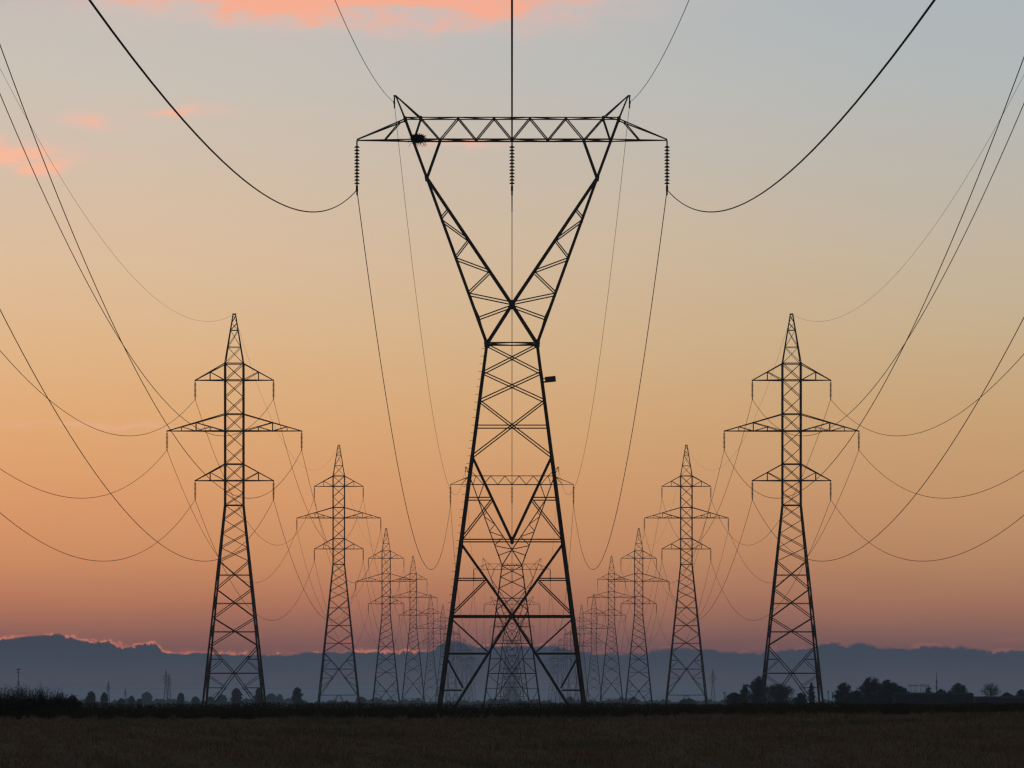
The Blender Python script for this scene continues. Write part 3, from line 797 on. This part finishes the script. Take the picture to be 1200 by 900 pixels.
# field stubble
n_ = 330000
y = 80+(240-80)*rs.uniform(0, 1, n_)**.85; x = rs.uniform(-1, 1, n_)*(y*.112+1.5)
ok = y < syv(x, 0)+3 if False else y < np.array([strip_y(v) for v in x])+2
x, y = x[ok], y[ok]
patch = .8+.25*np.sin(x*.7+y*.05)*np.sin(y*.11+1.3)+.2*np.sin(x*2.1+y*.1)
rows = .75+.45*np.sin((x*.94+y*.10)*6.283/1.1)
track = np.minimum(np.abs(x+.028*y-6.6+.9*np.sin(y*.03)), np.abs(x+.028*y-8.4+.9*np.sin(y*.03)))
h = rs.uniform(.05, .20, len(x))*np.clip(patch*rows, .25, 1.5)*np.where(track < .28, .3, 1); tall = rs.uniform(0, 1, len(x)) < .004; h[tall] *= 2.4
V = blades(x, y, h, rs.uniform(.006, .016, len(x))*(y/120), rs)
o = tri_mesh('field_grass', V, 3, M['grass'], 'stuff'); o['label'] = 'dark brown dry stubble covering the whole foreground field'
# loose tufts and a few seed stalks standing above the stubble
nt_ = 2600; ty = 84+(236-84)*rs.uniform(0, 1, nt_); tx = rs.uniform(-1, 1, nt_)*(ty*.11+1)
k_ = 16; x = (tx[:, None]+rs.normal(0, .09, (nt_, k_))).ravel(); y = (ty[:, None]+rs.normal(0, .09, (nt_, k_))).ravel()
ok = y < np.array([strip_y(v) for v in x]); hh = np.repeat(rs.uniform(.12, .34, nt_), k_)*rs.uniform(.6, 1.1, nt_*k_)
x, y, hh = x[ok], y[ok], hh[ok]
V = blades(x, y, hh, rs.uniform(.006, .014, len(x))*(y/120), rs, .45)
o = tri_mesh('field_tufts', V, 3, M['grass'], 'stuff'); o['label'] = 'scattered taller tufts of dry grass across the field'
# bank of rough weeds
n_ = 260000
x = rs.uniform(-34, 34, n_); dep = rs.uniform(0, 1, n_); y = np.array([strip_y(v) for v in x])+dep*19
gtop = np.array([gz(a_, min(b_, strip_y(a_)+21)) for a_, b_ in zip(x, y)])
topv = CAMZ+2.2*y/F-gtop+.03*np.sin(x*.55)+.025*np.sin(x*1.7+1)+.02*np.sin(x*4.1)
xp = x/y*F+600
left = np.clip((95-xp)/45, 0, 1)
topv = topv*(1+.30*left)
z = gzv(x, y)+topv*rs.beta(1.5, 1.6, n_)*(.35+.65*np.clip(dep*3, 0, 1))
V = leafquads(np.stack([x, y, z], 1), rs.uniform(.018, .055, n_), rs, .3)
o = tri_mesh('weed_bank', V, 4, M['weed'], 'stuff'); o['label'] = 'dark bank of rough weeds between the field and the pylons'
# upright stalks out of the bank
n_ = 26000
x = rs.uniform(-34, 34, n_); y = np.array([strip_y(v) for v in x])+rs.uniform(0, 19, n_)
h = CAMZ-gzv(x, y)-.10+.20*rs.uniform(0, 1, n_)**2.5+.04*np.sin(x*.9)
tall = rs.uniform(0, 1, n_) < .012; h[tall] += rs.uniform(.1, .28, tall.sum())
xp = x/y*F+600
cl = (np.abs(xp-367) < 14) | (np.abs(xp-295) < 12) | (np.abs(xp-868) < 14); pk = cl & (rs.uniform(0, 1, n_) < .18); h[pk] += rs.uniform(.1, .42, pk.sum())
V = blades(x, y, h, rs.uniform(.008, .016, n_), rs, .16)
o = tri_mesh('weed_stalks', V, 3, M['weed'], 'stuff'); o['label'] = 'thin dry stalks sticking up out of the weed bank'
# bushes at the left edge
def bush(x, yt, wpx, D, label, seed, solid=.55):
    r = random.Random(seed); rs = np.random.RandomState(seed); ps = D/F
    X_, Y_ = far_pos(x, D); g0 = gz(X_, Y_); H = (HY-yt)*ps+CAMZ-g0; Wd = wpx*ps/2
    root = empty('bush', (X_, Y_, g0), label, 'bush', 'scruffy bushes at the left edge of the field')
    m = MB(); ends = []
    for k in range(60):
        a = r.uniform(0, 6.283); sp_ = r.uniform(0, 1)**.7; hh = H*r.uniform(.6, 1.0)*(1-.35*sp_)
        p = [(0.15*Wd*math.cos(a), .15*Wd*math.sin(a), 0), (Wd*.55*sp_*math.cos(a), Wd*.5*sp_*math.sin(a), hh*.5), (Wd*sp_*math.cos(a)+r.gauss(0, .05), Wd*sp_*math.sin(a), hh)]
        m.tube(p, [.014, .009, .004], 4); ends.append(p)
        for q in range(5):
            u = r.uniform(.3, 1); b0 = Vector(p[1]).lerp(Vector(p[2]), u); b1 = b0+Vector((r.gauss(0, .12), r.gauss(0, .12), r.uniform(.03, .22)))*.9
            m.tube([b0, b1], [.006, .003], 3)
    m.build('stems', M['bark'], root)
    P = []
    for p in ends:
        for q in range(150):
            u = r.uniform(0, 1)**1.3; b0 = Vector(p[0]).lerp(Vector(p[1]), u*2) if u < .5 else Vector(p[1]).lerp(Vector(p[2]), (u-.5)*2*.96)
            dn = .09+.10*(1-u)
            if u > solid and r.random() < .62: continue
            P.append((b0.x+r.gauss(0, dn), b0.y+r.gauss(0, dn), max(.02, b0.z+r.gauss(0, dn*.5))))
    P = np.array(P); o = tri_mesh('foliage', leafquads(P, rs.uniform(.02, .05, len(P)), rs, .4), 4, M['leaf']); o.parent = root
for i, (x, yt, wp, sd, lab) in enumerate(((3, 799, 46, 1, 'bush cut by the left edge of the picture'), (25, 797, 40, 2, 'tallest scruffy bush, at the foot of the thin mast'),
        (48, 797, 44, 3, 'open topped bush just right of the thin mast'), (68, 805, 34, 4, 'lower bush on the right slope of the left bushes'), (85, 811, 24, 5, 'lowest bush at the right end of the left bushes'),
        (-18, 801, 40, 6, 'bush mostly beyond the left edge of the picture'))):
    bush(x, yt, wp, 208+2*i, lab, sd)
